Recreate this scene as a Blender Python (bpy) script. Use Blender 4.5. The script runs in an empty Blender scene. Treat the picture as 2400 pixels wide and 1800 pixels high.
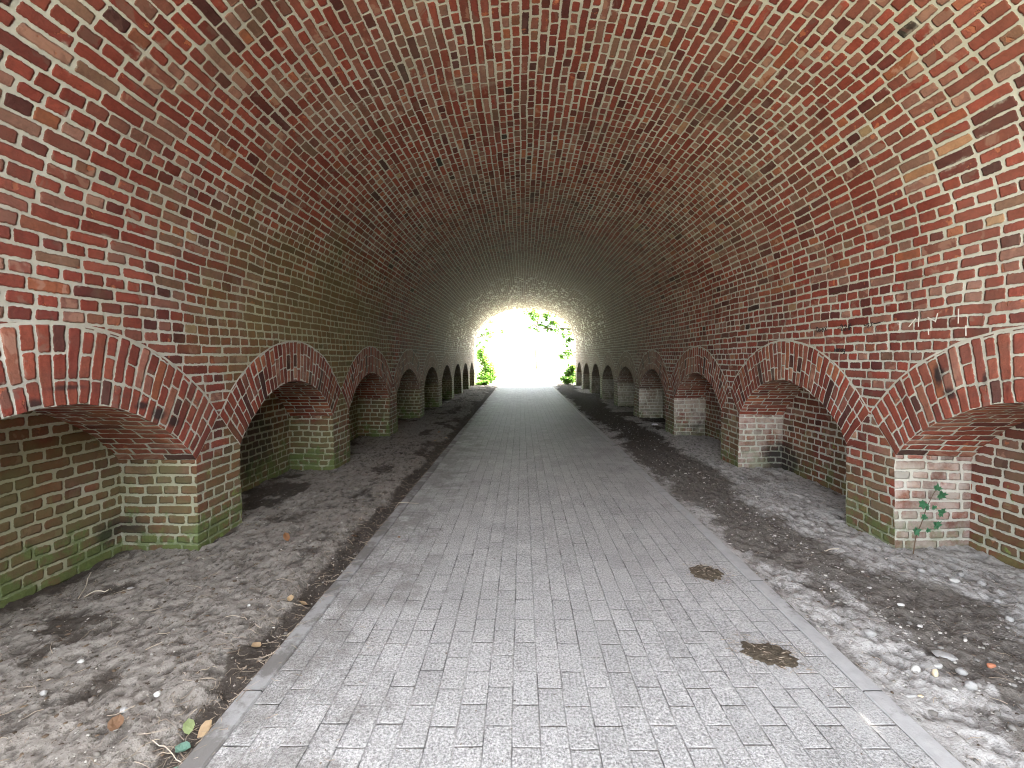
import bpy, bmesh, math, random
import numpy as np
from mathutils import Vector
random.seed(7)
RNG = np.random.default_rng(11)
sc = bpy.context.scene
COL = sc.collection
rad = math.radians

# ------------------------------------------------------------------ layout (metres)
CAMH = 1.45
XL, XR = -2.40, 2.82          # faces of the two side walls
CX = (XL + XR) / 2
HALF = (XR - XL) / 2
ZS = 2.02                     # where the vault springs
RISE = 1.99
VEXP = 2.12
Y0, Y1 = 0.35, 24.35          # the two ends of the tunnel
DEPTH = 0.57                  # depth of the niches
NSPR, NCR = 0.70, 1.20        # niche arch: springing / crown height
OSPR, OCR = 1.00, 1.63        # outer edge of the brick ring
PATHL, PATHR = -1.215, 1.575  # outer edges of the kerbs
KERB = 0.095
H, L = 0.0738, 0.252          # brick course height, stretcher length
SIDES = {'left': dict(x=XL, s=-1, yp=3.66, P=2.49), 'right': dict(x=XR, s=1, yp=3.73, P=2.535)}

# ------------------------------------------------------------------ numpy noise
_LAT = RNG.random((64, 64, 64))
def vnoise(x, y, z=0.0):
    x, y, z = np.broadcast_arrays(np.asarray(x, float), np.asarray(y, float), np.asarray(z, float))
    xi, yi, zi = np.floor(x).astype(int), np.floor(y).astype(int), np.floor(z).astype(int)
    fx, fy, fz = x - xi, y - yi, z - zi
    fx, fy, fz = [f * f * f * (f * (f * 6 - 15) + 10) for f in (fx, fy, fz)]
    r = 0
    for a in (0, 1):
        for b in (0, 1):
            for c in (0, 1):
                w = (fx if a else 1 - fx) * (fy if b else 1 - fy) * (fz if c else 1 - fz)
                r = r + w * _LAT[(xi + a) & 63, (yi + b) & 63, (zi + c) & 63]
    return r * 2 - 1
def fbm(x, y, z=0.0, o=4):
    r, a, f = 0, 0.5, 1.0
    for i in range(o):
        r = r + a * vnoise(np.asarray(x) * f + 7.3 * i, np.asarray(y) * f + 3.1 * i, np.asarray(z) * f + 1.7 * i)
        a *= 0.5; f *= 2.03
    return r
def sstep(a, b, x):
    t = np.clip((np.asarray(x, float) - a) / (b - a), 0, 1)
    return t * t * (3 - 2 * t)

# ------------------------------------------------------------------ objects
def tag(o, label=None, cat=None, group=None, kind=None):
    if label: o['label'] = label
    if cat: o['category'] = cat
    if group: o['group'] = group
    if kind: o['kind'] = kind
    return o
def empty(name, loc=(0, 0, 0)):
    o = bpy.data.objects.new(name, None); COL.objects.link(o); o.location = loc
    o.empty_display_size = 0.1
    return o
def warp(p):
    """the wall is old: nothing is quite plane or straight"""
    p = np.asarray(p, float)
    d = np.stack([fbm(p[:, 0] * 1.1, p[:, 1] * 1.1, p[:, 2] * 1.1 + k * 19.0, 3) for k in range(3)], 1) * 0.022
    e = np.stack([vnoise(p[:, 0] * 11, p[:, 1] * 11, p[:, 2] * 11 + k * 23.0) for k in range(3)], 1) * 0.0045
    return p + d + e
class MB:
    def __init__(self): self.v, self.f, self.uv, self.m = [], [], [], []
    def grid(self, P, UV, nu, nv, toward=None, mat=0):
        b = len(self.v)
        pts = [[P(i / nu, j / nv) for j in range(nv + 1)] for i in range(nu + 1)]
        uvs = [[UV(i / nu, j / nv) for j in range(nv + 1)] for i in range(nu + 1)]
        for r in pts: self.v += r
        flip = False
        if toward is not None:
            i, j = nu // 2, nv // 2
            a, c, d = (Vector(pts[min(i, nu - 1)][min(j, nv - 1)]), Vector(pts[min(i, nu - 1) + 1][min(j, nv - 1)]),
                       Vector(pts[min(i, nu - 1)][min(j, nv - 1) + 1]))
            flip = (c - a).cross(d - a).dot(Vector(toward) - a) < 0
        for i in range(nu):
            for j in range(nv):
                q = [(i, j), (i + 1, j), (i + 1, j + 1), (i, j + 1)]
                if flip: q.reverse()
                self.f.append([b + a * (nv + 1) + c for a, c in q])
                self.uv += [uvs[a][c] for a, c in q]
                self.m.append(mat)
    def build(self, name, mats, parent=None, deform=None, smooth=False):
        v = np.array(self.v, float)
        if deform: v = deform(v)
        return mesh_obj(name, v, self.f, mats, parent, self.uv, self.m, smooth)
def mesh_obj(name, v, f, mats, parent=None, uv=None, mi=None, smooth=False, attr=None):
    me = bpy.data.meshes.new(name)
    me.from_pydata(np.asarray(v).tolist(), [], f if isinstance(f, list) else f.tolist())
    for m in (mats if isinstance(mats, (list, tuple)) else [mats]): me.materials.append(m)
    if uv is not None:
        l = me.uv_layers.new(name='UVMap'); l.data.foreach_set('uv', np.asarray(uv, np.float32).ravel())
    if mi is not None: me.polygons.foreach_set('material_index', np.asarray(mi, np.int32))
    if smooth: me.polygons.foreach_set('use_smooth', np.ones(len(me.polygons), bool))
    for k, a in (attr or {}).items():
        at = me.attributes.new(k, 'FLOAT', 'POINT'); at.data.foreach_set('value', np.asarray(a, np.float32))
    me.update()
    o = bpy.data.objects.new(name, me); COL.objects.link(o)
    if parent is not None: o.parent = parent
    return o

# ------------------------------------------------------------------ node helper
class Val:
    def __init__(s, t, k): s.t, s.k = t, k
    def __add__(s, o): return s.t.m('ADD', s, o)
    __radd__ = __add__
    def __sub__(s, o): return s.t.m('SUBTRACT', s, o)
    def __rsub__(s, o): return s.t.m('SUBTRACT', o, s)
    def __mul__(s, o): return s.t.m('MULTIPLY', s, o)
    __rmul__ = __mul__
    def __truediv__(s, o): return s.t.m('DIVIDE', s, o)
class T:
    def __init__(s, name):
        s.mat = bpy.data.materials.new(name); s.mat.use_nodes = True
        s.nt = s.mat.node_tree; s.nt.nodes.clear()
        s.out = s.nt.nodes.new('ShaderNodeOutputMaterial')
    def n(s, typ, **kw):
        n = s.nt.nodes.new(typ)
        for k, v in kw.items(): setattr(n, k, v)
        return n
    def put(s, sock, v):
        if isinstance(v, Val): s.nt.links.new(v.k, sock)
        elif isinstance(v, (tuple, list)):
            sock.default_value = tuple(v) + ((1,) if len(v) == 3 and len(sock.default_value) == 4 else ())
        else: sock.default_value = v
    def m(s, op, *a):
        n = s.n('ShaderNodeMath', operation=op)
        for i, x in enumerate(a): s.put(n.inputs[i], x)
        return Val(s, n.outputs[0])
    def clamp(s, x): return s.m('MAXIMUM', s.m('MINIMUM', x, 1.0), 0.0)
    def vec(s, x=0.0, y=0.0, z=0.0):
        n = s.n('ShaderNodeCombineXYZ')
        for i, v in enumerate((x, y, z)): s.put(n.inputs[i], v)
        return Val(s, n.outputs[0])
    def sep(s, v):
        n = s.n('ShaderNodeSeparateXYZ'); s.put(n.inputs[0], v)
        return [Val(s, o) for o in n.outputs]
    def sepc(s, v):
        n = s.n('ShaderNodeSeparateColor'); s.put(n.inputs[0], v)
        return [Val(s, o) for o in n.outputs[:3]]
    def vscale(s, v, k):
        n = s.n('ShaderNodeVectorMath', operation='MULTIPLY'); s.put(n.inputs[0], v)
        n.inputs[1].default_value = k if isinstance(k, tuple) else (k, k, k)
        return Val(s, n.outputs[0])
    def vadd(s, v, k):
        n = s.n('ShaderNodeVectorMath', operation='ADD'); s.put(n.inputs[0], v); s.put(n.inputs[1], k)
        return Val(s, n.outputs[0])
    def noise(s, v, scale, detail=2.0, rough=0.5, dist=0.0):
        n = s.n('ShaderNodeTexNoise'); s.put(n.inputs['Vector'], v); n.inputs['Scale'].default_value = scale
        n.inputs['Detail'].default_value = detail; n.inputs['Roughness'].default_value = rough
        n.inputs['Distortion'].default_value = dist
        return Val(s, n.outputs['Fac'])
    def voro(s, v, scale, feature='F1', out='Distance'):
        n = s.n('ShaderNodeTexVoronoi', feature=feature); s.put(n.inputs['Vector'], v); n.inputs['Scale'].default_value = scale
        return Val(s, n.outputs[out])
    def white(s, v):
        n = s.n('ShaderNodeTexWhiteNoise', noise_dimensions='3D'); s.put(n.inputs['Vector'], v)
        return Val(s, n.outputs['Color'])
    def ss(s, x, a, b, lo=0.0, hi=1.0):
        n = s.n('ShaderNodeMapRange', interpolation_type='SMOOTHSTEP')
        rev = a > b
        s.put(n.inputs['Value'], x)
        n.inputs['From Min'].default_value = b if rev else a; n.inputs['From Max'].default_value = a if rev else b
        n.inputs['To Min'].default_value = hi if rev else lo; n.inputs['To Max'].default_value = lo if rev else hi
        return Val(s, n.outputs[0])
    def lin(s, x, a, b, lo=0.0, hi=1.0):
        n = s.n('ShaderNodeMapRange'); s.put(n.inputs['Value'], x)
        for k, v in (('From Min', a), ('From Max', b), ('To Min', lo), ('To Max', hi)): n.inputs[k].default_value = v
        return Val(s, n.outputs[0])
    def mix(s, f, a, b, blend='MIX'):
        n = s.n('ShaderNodeMix', data_type='RGBA', blend_type=blend)
        s.put(n.inputs[0], f); s.put(n.inputs[6], a); s.put(n.inputs[7], b)
        return Val(s, n.outputs[2])
    def ramp(s, f, stops, interp='LINEAR'):
        n = s.n('ShaderNodeValToRGB'); cr = n.color_ramp; cr.interpolation = interp
        while len(cr.elements) < len(stops): cr.elements.new(0.5)
        for e, (p, c) in zip(cr.elements, stops): e.position = p; e.color = tuple(c) + (1,)
        s.put(n.inputs[0], f)
        return Val(s, n.outputs[0])
    def gray(s, v): return s.vec(v, v, v)
    def uv(s):
        n = s.n('ShaderNodeUVMap'); n.uv_map = 'UVMap'; return Val(s, n.outputs[0])
    def pos(s):
        return Val(s, s.n('ShaderNodeNewGeometry').outputs['Position'])
    def attr(s, name): return Val(s, s.n('ShaderNodeAttribute', attribute_name=name).outputs['Fac'])
    def finish(s, color, rough=0.85, height=None, dist=1.0, strength=1.0, spec=0.3, trans=None):
        p = s.n('ShaderNodeBsdfPrincipled')
        s.put(p.inputs['Base Color'], color); s.put(p.inputs['Roughness'], rough)
        s.put(p.inputs['Specular IOR Level'], spec)
        if height is not None:
            b = s.n('ShaderNodeBump'); b.inputs['Distance'].default_value = dist; b.inputs['Strength'].default_value = strength
            s.put(b.inputs['Height'], height); s.nt.links.new(b.outputs[0], p.inputs['Normal'])
        sh = p.outputs[0]
        if trans is not None:
            tr = s.n('ShaderNodeBsdfTranslucent'); s.put(tr.inputs[0], trans[1])
            mx = s.n('ShaderNodeMixShader'); mx.inputs[0].default_value = trans[0]
            s.nt.links.new(sh, mx.inputs[1]); s.nt.links.new(tr.outputs[0], mx.inputs[2]); sh = mx.outputs[0]
        s.nt.links.new(sh, s.out.inputs[0])
        return s.mat

# ------------------------------------------------------------------ brick material
def brick_cells(t, u, v, L, H, mort, seed, mode='english', edge=0.0085, wob=1.0):
    base = t.vec(u, v, seed)
    hi = t.noise(base, 38.0, 2.0); hi2 = t.noise(t.vadd(base, (31.0, 7.0, 3.0)), 38.0, 2.0)
    lo = t.noise(base, 1.7, 2.0)
    v2 = v + (lo - 0.5) * (0.018 * wob) + (hi - 0.5) * (0.011 * wob)
    u2 = u + (hi2 - 0.5) * (0.011 * wob)
    row = t.m('FLOOR', v2 / H); rv = v2 / H - row
    odd = t.m('FLOORED_MODULO', row, 2.0)
    rc = t.sepc(t.white(t.vec(row, seed, 4.4)))
    if mode == 'english':
        irr = t.m('GREATER_THAN', rc[1], 0.90)                 # now and then a course breaks the bond
        odd = t.m('ABSOLUTE', odd - irr)
        w = (1.0 - 0.5 * odd) * L
        off = odd * (0.25 * L) + (rc[0] - 0.5) * (0.10 * wob)
    elif mode == 'ring':
        w = (1.0 - 0.5 * odd) * L
        off = (1.0 - odd) * t.m('ROUND', rc[0]) * (0.5 * L) + (rc[2] - 0.5) * 0.03
    else:                                                       # running bond
        w = L + odd * 0.0
        off = odd * (0.5 * L) + (rc[0] - 0.5) * (0.06 * wob)
    jit = t.noise(t.vec(u * 3.2, row * 7.31, seed), 1.0, 1.0)
    uj = u2 + off + (jit - 0.5) * (0.085 * wob)
    ci = t.m('FLOOR', uj / w); fu = uj / w - ci
    idc = t.sepc(t.white(t.vec(ci, row, odd * 3.0 + seed)))
    px = t.m('ABSOLUTE', fu - 0.5) * w; py = t.m('ABSOLUTE', rv - 0.5) * H
    r = 0.011 if mort > 0.008 else 0.004
    m2 = mort * (0.62 + 0.75 * idc[1]) * 0.5
    qx = px - (w * 0.5 - m2 - r); qy = py - (H * 0.5 - m2 - r)
    mx = t.m('MAXIMUM', qx, 0.0); my = t.m('MAXIMUM', qy, 0.0)
    d = t.m('SQRT', mx * mx + my * my) + t.m('MINIMUM', t.m('MAXIMUM', qx, qy), 0.0) - r
    d = d + (t.noise(base, 75.0, 2.0) - 0.5) * edge + (t.noise(base, 16.0, 2.0) - 0.55) * (edge * 1.2)
    return d, idc, base, ci, row

PALETTE = [(0.0, (0.030, 0.025, 0.023)), (0.010, (0.095, 0.030, 0.028)), (0.10, (0.150, 0.038, 0.032)),
           (0.28, (0.225, 0.047, 0.034)), (0.55, (0.275, 0.060, 0.041)), (0.70, (0.230, 0.068, 0.051)),
           (0.80, (0.235, 0.098, 0.074)), (0.895, (0.290, 0.145, 0.115)), (0.940, (0.185, 0.100, 0.068)),
           (0.970, (0.310, 0.082, 0.046)), (0.993, (0.340, 0.120, 0.062)), (1.0, (0.400, 0.290, 0.175))]
PAL_RING = [(0.0, (0.06, 0.03, 0.028)), (0.06, (0.16, 0.042, 0.034)), (0.35, (0.265, 0.058, 0.040)), (0.68, (0.300, 0.078, 0.050)),
            (0.88, (0.285, 0.125, 0.095)), (1.0, (0.37, 0.12, 0.060))]

def brick_material(name, mode='english', seed=1.0, mort=0.0175, palette=PALETTE, algae=1.0, soot_dark=(), vault=0.0, lime_glare=0.0, olive=0.0, Lb=L, Hb=H, dark=1.0):
    t = T(name)
    u, v, _ = t.sep(t.uv())
    d, idc, base, ci, row = brick_cells(t, u, v, Lb, Hb, mort, seed, mode)
    pos = t.pos(); X, Y, Z = t.sep(pos)
    if mode == 'ring': d = t.m('MAXIMUM', d, u - 0.413)
    mask = t.ss(d, 0.0012, -0.0016)
    col = t.ramp(idc[0], palette)
    n1 = t.noise(base, 14.0, 4.0, 0.6); n2 = t.noise(t.vadd(base, (5.0, 9.0, 2.0)), 55.0, 4.0, 0.65)
    n3 = t.noise(t.vadd(base, (15.0, 2.0, 8.0)), 6.0, 3.0, 0.6, 0.6)
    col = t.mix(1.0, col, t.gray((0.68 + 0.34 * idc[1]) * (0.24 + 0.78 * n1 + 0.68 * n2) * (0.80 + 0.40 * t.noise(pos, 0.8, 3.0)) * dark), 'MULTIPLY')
    # two-tone bricks: burnt or pale patches across part of a brick
    two = t.ss(n3, 0.53, 0.58) * t.m('GREATER_THAN', idc[2], 0.62)
    col = t.mix(two * 0.75, col, t.mix(idc[0], (0.10, 0.045, 0.040), (0.36, 0.19, 0.14)))
    # spalled faces: fresh orange clay
    sp = t.ss(t.noise(t.vadd(base, (3.0, 44.0, 8.0)), 9.0, 4.0, 0.6), 0.62, 0.66) * t.m('GREATER_THAN', idc[1], 0.55)
    col = t.mix(sp * 0.7, col, (0.40, 0.13, 0.065))
    mn = t.noise(base, 30.0, 4.0, 0.65); ml = t.noise(pos, 1.3, 3.0)
    mcol = t.mix(mn, (0.345, 0.330, 0.290), (0.570, 0.552, 0.502))
    mcol = t.mix(t.ss(ml, 0.42, 0.62) * 0.5, mcol, (0.33, 0.30, 0.245))
    full = t.mix(mask, mcol, col)
    # mortar smears over the bricks
    sm = t.ss(t.noise(pos, 5.0, 5.0, 0.7), 0.60, 0.72) * t.ss(d, -0.022, -0.001)
    full = t.mix(sm * 0.7, full, mcol)
    # lime bloom and age veil
    veil = t.ss(t.noise(t.vadd(pos, (9.0, 0.0, 4.0)), 0.9, 4.0, 0.6), 0.46, 0.70)
    full = t.mix(veil * mask * 0.20, full, (0.235, 0.170, 0.130))
    # long damp runs down the curve of the vault and the walls, and pale lime runs
    st = t.noise(t.vec(u * 1.5, v * 0.22, seed), 1.6, 5.0, 0.62)
    full = t.mix(t.ss(st, 0.54, 0.72) * 0.42, full, t.mix(mask, (0.200, 0.178, 0.150), (0.095, 0.052, 0.042)))
    full = t.mix(t.ss(st, 0.40, 0.28) * t.ss(t.noise(pos, 4.0, 5.0, 0.7), 0.42, 0.66) * 0.42, full, (0.42, 0.38, 0.33))
    # the far end of the tunnel is grey brown with lime-white bricks
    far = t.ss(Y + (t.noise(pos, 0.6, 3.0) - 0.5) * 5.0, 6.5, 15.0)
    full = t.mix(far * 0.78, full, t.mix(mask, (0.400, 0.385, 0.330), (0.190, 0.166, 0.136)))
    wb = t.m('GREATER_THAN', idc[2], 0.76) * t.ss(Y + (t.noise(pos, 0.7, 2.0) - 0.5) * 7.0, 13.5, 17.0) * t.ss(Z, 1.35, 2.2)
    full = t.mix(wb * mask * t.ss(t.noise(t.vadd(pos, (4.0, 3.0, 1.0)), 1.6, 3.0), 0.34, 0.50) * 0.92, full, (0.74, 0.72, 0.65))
    if vault:
        # streaky olive bloom low on the left flank of the vault
        gx = (X + 2.45) / 1.2; gy = (Y - 6.0) / 2.7; gz = (Z - 1.75) / 1.2
        g = t.ss(t.m('SQRT', gx * gx + gy * gy + gz * gz) + (t.noise(pos, 2.2, 5.0, 0.65) - 0.5) * 1.5, 1.25, 0.45)
        full = t.mix(g * 0.68, full, t.mix(mask, (0.30, 0.30, 0.165), (0.150, 0.130, 0.052)))
    if lime_glare:  # whitening: part limewash residue, part bright light put into the colour
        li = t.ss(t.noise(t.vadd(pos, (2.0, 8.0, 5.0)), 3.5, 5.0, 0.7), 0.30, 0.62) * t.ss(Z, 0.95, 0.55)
        full = t.mix(li * lime_glare, full, (0.66, 0.63, 0.57))
    if olive:
        ol = t.ss(t.noise(t.vadd(pos, (1.0, 3.0, 5.0)), 2.0, 5.0, 0.65), 0.28, 0.58)
        full = t.mix(ol * olive, full, t.mix(mask, t.mix(n1, (0.20, 0.185, 0.10), (0.30, 0.285, 0.165)), t.mix(n1, (0.105, 0.082, 0.036), (0.155, 0.105, 0.050))))
    # algae rising from the soil, stronger on the damp left wall
    an = t.noise(pos, 3.2, 5.0, 0.65)
    side = t.ss(X, 0.6, -0.6, 0.62, 1.25)
    al = t.ss(Z - (an - 0.5) * 2.4, 1.10, 0.15) * side * algae * t.ss(t.noise(t.vadd(pos, (6.0, 1.0, 2.0)), 1.7, 4.0, 0.6), 0.28, 0.55)
    al = t.m('MINIMUM', al, 1.0)
    full = t.mix(al * 0.60, full, t.mix(mask, t.mix(an, (0.22, 0.220, 0.125), (0.36, 0.375, 0.26)), t.mix(an, (0.128, 0.105, 0.062), (0.118, 0.138, 0.056))))
    mo = t.ss(Z - (t.noise(pos, 6.0, 5.0, 0.7) - 0.5) * 1.9, 0.28, -0.05) * algae * side
    full = t.mix(t.clamp(mo) * 0.7, full, t.mix(n2, (0.040, 0.075, 0.018), (0.16, 0.22, 0.075)))
    mb = t.ss(t.noise(t.vadd(pos, (3.0, 3.0, 9.0)), 6.5, 5.0, 0.65), 0.60, 0.70) * t.ss(Z, 0.72, 0.45) * min(algae, 1.0) * (1.0 if not (lime_glare or olive) else 0.25)
    full = t.mix(mb * 0.7, full, t.mix(n2, (0.10, 0.19, 0.03), (0.27, 0.40, 0.10)))
    for (sx, sy, sz, rx, ry, rz, a) in soot_dark:
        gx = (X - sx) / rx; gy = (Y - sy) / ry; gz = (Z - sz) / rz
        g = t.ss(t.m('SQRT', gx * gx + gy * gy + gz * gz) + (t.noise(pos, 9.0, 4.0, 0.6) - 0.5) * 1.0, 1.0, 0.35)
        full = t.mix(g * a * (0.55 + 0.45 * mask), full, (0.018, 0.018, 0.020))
    prof = t.ss(d, 0.0035, -0.008)
    bulge = t.m('MULTIPLY', prof, 0.0036 + 0.0065 * idc[2])
    hgt = bulge + mask * (n1 * 0.0040 + n2 * 0.0050) - sp * mask * 0.004 + (1.0 - mask) * mn * 0.0030
    return t.finish(full, 0.88, hgt, 1.0, 0.9, 0.22)

SOOT_DARK_R = ((2.82, 3.12, 1.33, .3, .055, .11, .93), (2.82, 3.035, 1.215, .3, .065, .06, .85), (2.82, 2.81, 1.32, .3, .03, .065, .8),
          (3.35, 5.95, .12, .3, .5, .35, .85), (3.3, 8.9, .2, .35, .6, .4, .8))  # soot on the arch ring, then dark patches low in the niches
SOOT_DARK_L = ((-2.4, 2.93, 1.145, .2, .07, .035, .85), (-2.4, 3.06, 1.075, .2, .09, .06, .85), (-2.4, 3.185, 1.005, .2, .07, .055, .85), (-2.4, 2.265, 1.21, .2, .06, .05, .8),
          (-2.4, 2.45, 1.29, .2, .13, .022, .75), (-2.97, 5.0, .55, .35, .75, .55, .72), (-2.9, 3.3, .2, .2, .2, .14, .7))  # soot streak on the ring, then dark patches inside the left niches
M_WALL = brick_material('brick wall', seed=1.0, soot_dark=SOOT_DARK_R + SOOT_DARK_L, vault=1.0, algae=1.5)
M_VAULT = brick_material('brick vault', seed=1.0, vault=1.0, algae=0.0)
M_RING = brick_material('brick arch ring', mode='ring', seed=3.0, palette=PAL_RING, soot_dark=SOOT_DARK_R + SOOT_DARK_L, Lb=0.275, algae=0.6, mort=0.0145)
M_SOFFIT = brick_material('brick soffit', seed=5.0, palette=PAL_RING, algae=0.35, mort=0.0135, soot_dark=SOOT_DARK_L)
M_NICHE = brick_material('brick niche', seed=9.0, soot_dark=SOOT_DARK_R + SOOT_DARK_L, mort=0.019, algae=1.0, dark=0.78)  # brick tone lowered to paint in the shade inside the niches
M_NICHE_L = brick_material('olive filmed brick niche', seed=9.0, soot_dark=SOOT_DARK_L, mort=0.019, algae=1.1, dark=0.85, olive=0.62)  # olive film, and niche shade painted in by the lowered tone
M_JAMB = brick_material('limed and glare brightened jamb', seed=9.0, soot_dark=SOOT_DARK_R, mort=0.019, algae=0.9, lime_glare=0.55)  # limed brick, with the glare on these camera-facing jambs painted in

# ------------------------------------------------------------------ tunnel
tunnel = tag(empty('brick_tunnel', (CX, Y0, 0)), 'red brick barrel vaulted tunnel with arched niches along both walls', 'tunnel')
TLOC = np.array([CX, Y0, 0.0])
def dwarp(v): return warp(v) - TLOC
sup = lambda c, e: math.copysign(abs(c) ** e, c)
_pr = [(CX + HALF * sup(math.cos(a), 2 / VEXP), ZS + RISE * sup(math.sin(a), 2 / VEXP)) for a in np.linspace(math.pi, 0, 1201)]
_pr = np.array(_pr); _s = np.concatenate([[0], np.cumsum(np.hypot(*np.diff(_pr, axis=0).T))]); ARC = _s[-1]
def prof(k):
    s = k * ARC
    return float(np.interp(s, _s, _pr[:, 0])), float(np.interp(s, _s, _pr[:, 1]))
ROWS = round((2 * ZS + ARC) / H)

def vault_part():
    b = MB()
    b.grid(lambda i, j: (prof(j)[0], Y0 + i * (Y1 - Y0), prof(j)[1]), lambda i, j: (Y0 + i * (Y1 - Y0), ZS + j * ARC), 160, 90, (CX, 10, 1.5))
    b.build('vault', M_VAULT, tunnel, dwarp)
vault_part()

def arc_fn(a, z0, z1):
    r = (a * a + (z1 - z0) ** 2) / (2 * (z1 - z0)); zc = z1 - r; th = math.asin(a / r) if z0 >= zc else math.pi - math.asin(a / r)
    return (lambda s: (r * math.sin(s * th), zc + r * math.cos(s * th))), (lambda y: zc + math.sqrt(max(r * r - y * y, 0))), 2 * th * r
def side_wall(side):
    S = SIDES[side]; xw, sg, yp, P = S['x'], S['s'], S['yp'], S['P']
    a = (P - 0.53) / 2
    inn, innz, ilen = arc_fn(a, NSPR, NCR); out, outz, olen = arc_fn(P / 2, OSPR, OCR)
    vv = (lambda z: z) if side == 'left' else (lambda z: ZS + ARC + (ZS - z))
    inside = (CX, 0, 1.3)
    wall = MB()
    jobs = []
    ZB = -0.35
    for j in range(0, 9):
        yc = yp - P / 2 + j * P
        tw = (CX, yc, 1.3)
        y_of = lambda i: yc - P / 2 + i * P
        zt = lambda i, k: outz(-P / 2 + i * P) * (1 - k) + ZS * k
        wall.grid(lambda i, k: (xw, y_of(i), zt(i, k)), lambda i, k: (y_of(i), vv(zt(i, k))), 28, 8, tw)
        for q in (-1, 1):
            yy = lambda i: yc + q * (P / 2 - i * (P / 2 - a))
            zz = lambda i, k: ZB + k * ((OSPR + i * (NSPR - OSPR)) - ZB)
            wall.grid(lambda i, k: (xw, yy(i), zz(i, k)), lambda i, k: (yy(i), vv(zz(i, k))), 4, 14, tw)
        jobs.append(yc)
    ya, yb = yp - P, yp + 8 * P
    for q0, q1 in ((Y0, ya), (yb, Y1)):
        wall.grid(lambda i, k: (xw, q0 + i * (q1 - q0), ZB + k * (ZS - ZB)), lambda i, k: (q0 + i * (q1 - q0), vv(ZB + k * (ZS - ZB))), 6, 24, (CX, (q0 + q1) / 2, 1.3))
    w = wall.build('side_wall', M_WALL, tunnel, dwarp)
    NR = 35
    for yc in jobs:
        tw = (CX, yc, 0.6)
        r = MB()
        def rp(i, k):
            s = -1 + 2 * i; p, o = inn(s), out(s)
            return (xw, yc + p[0] * (1 - k) + o[0] * k, p[1] * (1 - k) + o[1] * k)
        so = round(yc * 7) * 2
        r.grid(rp, lambda i, k: (k * 0.425 + 0.003, i * NR * H + so * H), 66, 6, tw)
        r.build('arch_ring', M_RING, w, dwarp)
        n = MB()
        n.grid(lambda i, k: (xw + sg * DEPTH * k, yc + inn(-1 + 2 * i)[0], inn(-1 + 2 * i)[1]), lambda i, k: (k * DEPTH, i * NR * H + so * H), 66, 8, (xw, yc, 0.3), 1)
        for q in (-1, 1):
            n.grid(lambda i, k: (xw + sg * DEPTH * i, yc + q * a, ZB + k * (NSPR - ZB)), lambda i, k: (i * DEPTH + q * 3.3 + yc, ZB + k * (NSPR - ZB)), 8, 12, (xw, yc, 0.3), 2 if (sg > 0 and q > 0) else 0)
        n.grid(lambda i, k: (xw + sg * DEPTH, yc - a + 2 * a * i, ZB + k * (innz(-a + 2 * a * i) - ZB)),
               lambda i, k: (yc - a + 2 * a * i, ZB + k * (innz(-a + 2 * a * i) - ZB)), 24, 16, (CX, yc, 0.5), 0)
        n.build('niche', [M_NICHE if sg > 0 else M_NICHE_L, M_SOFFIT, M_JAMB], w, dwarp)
    return w
WALLS = {s: side_wall(s) for s in SIDES}

def portal(y, out):
    """outer face of the tunnel: a brick arch ring set in a tall brick wall"""
    b = MB(); tw = (CX, y + out * 5, 2)
    pts = [(XL, z) for z in np.linspace(-0.35, ZS, 9)[:-1]] + [prof(k) for k in np.linspace(0, 1, 61)] + [(XR, z) for z in np.linspace(ZS, -0.35, 9)[1:]]
    n = len(pts) - 1
    sl = np.concatenate([[0], np.cumsum([math.dist(pts[i], pts[i + 1]) for i in range(n)])])
    def dirn(i):
        x, z = pts[i]
        if z <= ZS + 1e-6 and i < 9: return (-1, 0)
        if z <= ZS + 1e-6 and i > n - 9: return (1, 0)
        dx, dz = (x - CX) / HALF, (z - ZS) / RISE; l = math.hypot(dx, dz); return dx / l, dz / l
    def P(i, k):
        q = min(int(round(i * n)), n); x, z = pts[q]; d = dirn(q)
        return (x + d[0] * 0.5 * k, y, z + d[1] * 0.5 * k)
    b.grid(P, lambda i, k: (k * 0.5, sl[min(int(round(i * n)), n)]), n, 3, tw, 1)
    def edge(i):
        q = min(int(round(i * n)), n); x, _, z = P(i, 1); d = dirn(q)
        kx = ((XR + 2.2 if d[0] > 0 else XL - 2.2) - x) / d[0] if abs(d[0]) > 1e-6 else 1e9
        kz = (6.4 - z) / d[1] if d[1] > 1e-6 else 1e9
        k = min(kx, kz); return (x + d[0] * k, z + d[1] * k)
    def Q(i, k):
        p = P(i, 1); e = edge(i)
        return (p[0] + (e[0] - p[0]) * k, y, p[2] + (e[1] - p[2]) * k)
    b.grid(Q, lambda i, k: (Q(i, k)[0], Q(i, k)[2]), n, 8, tw, 0)
    return b.build('portal_wall', [M_WALL, M_RING], tunnel, lambda v: v - TLOC + np.stack([0 * v[:, 0]] * 3, 1))
portal(Y0, -1); portal(Y1, 1)

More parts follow.
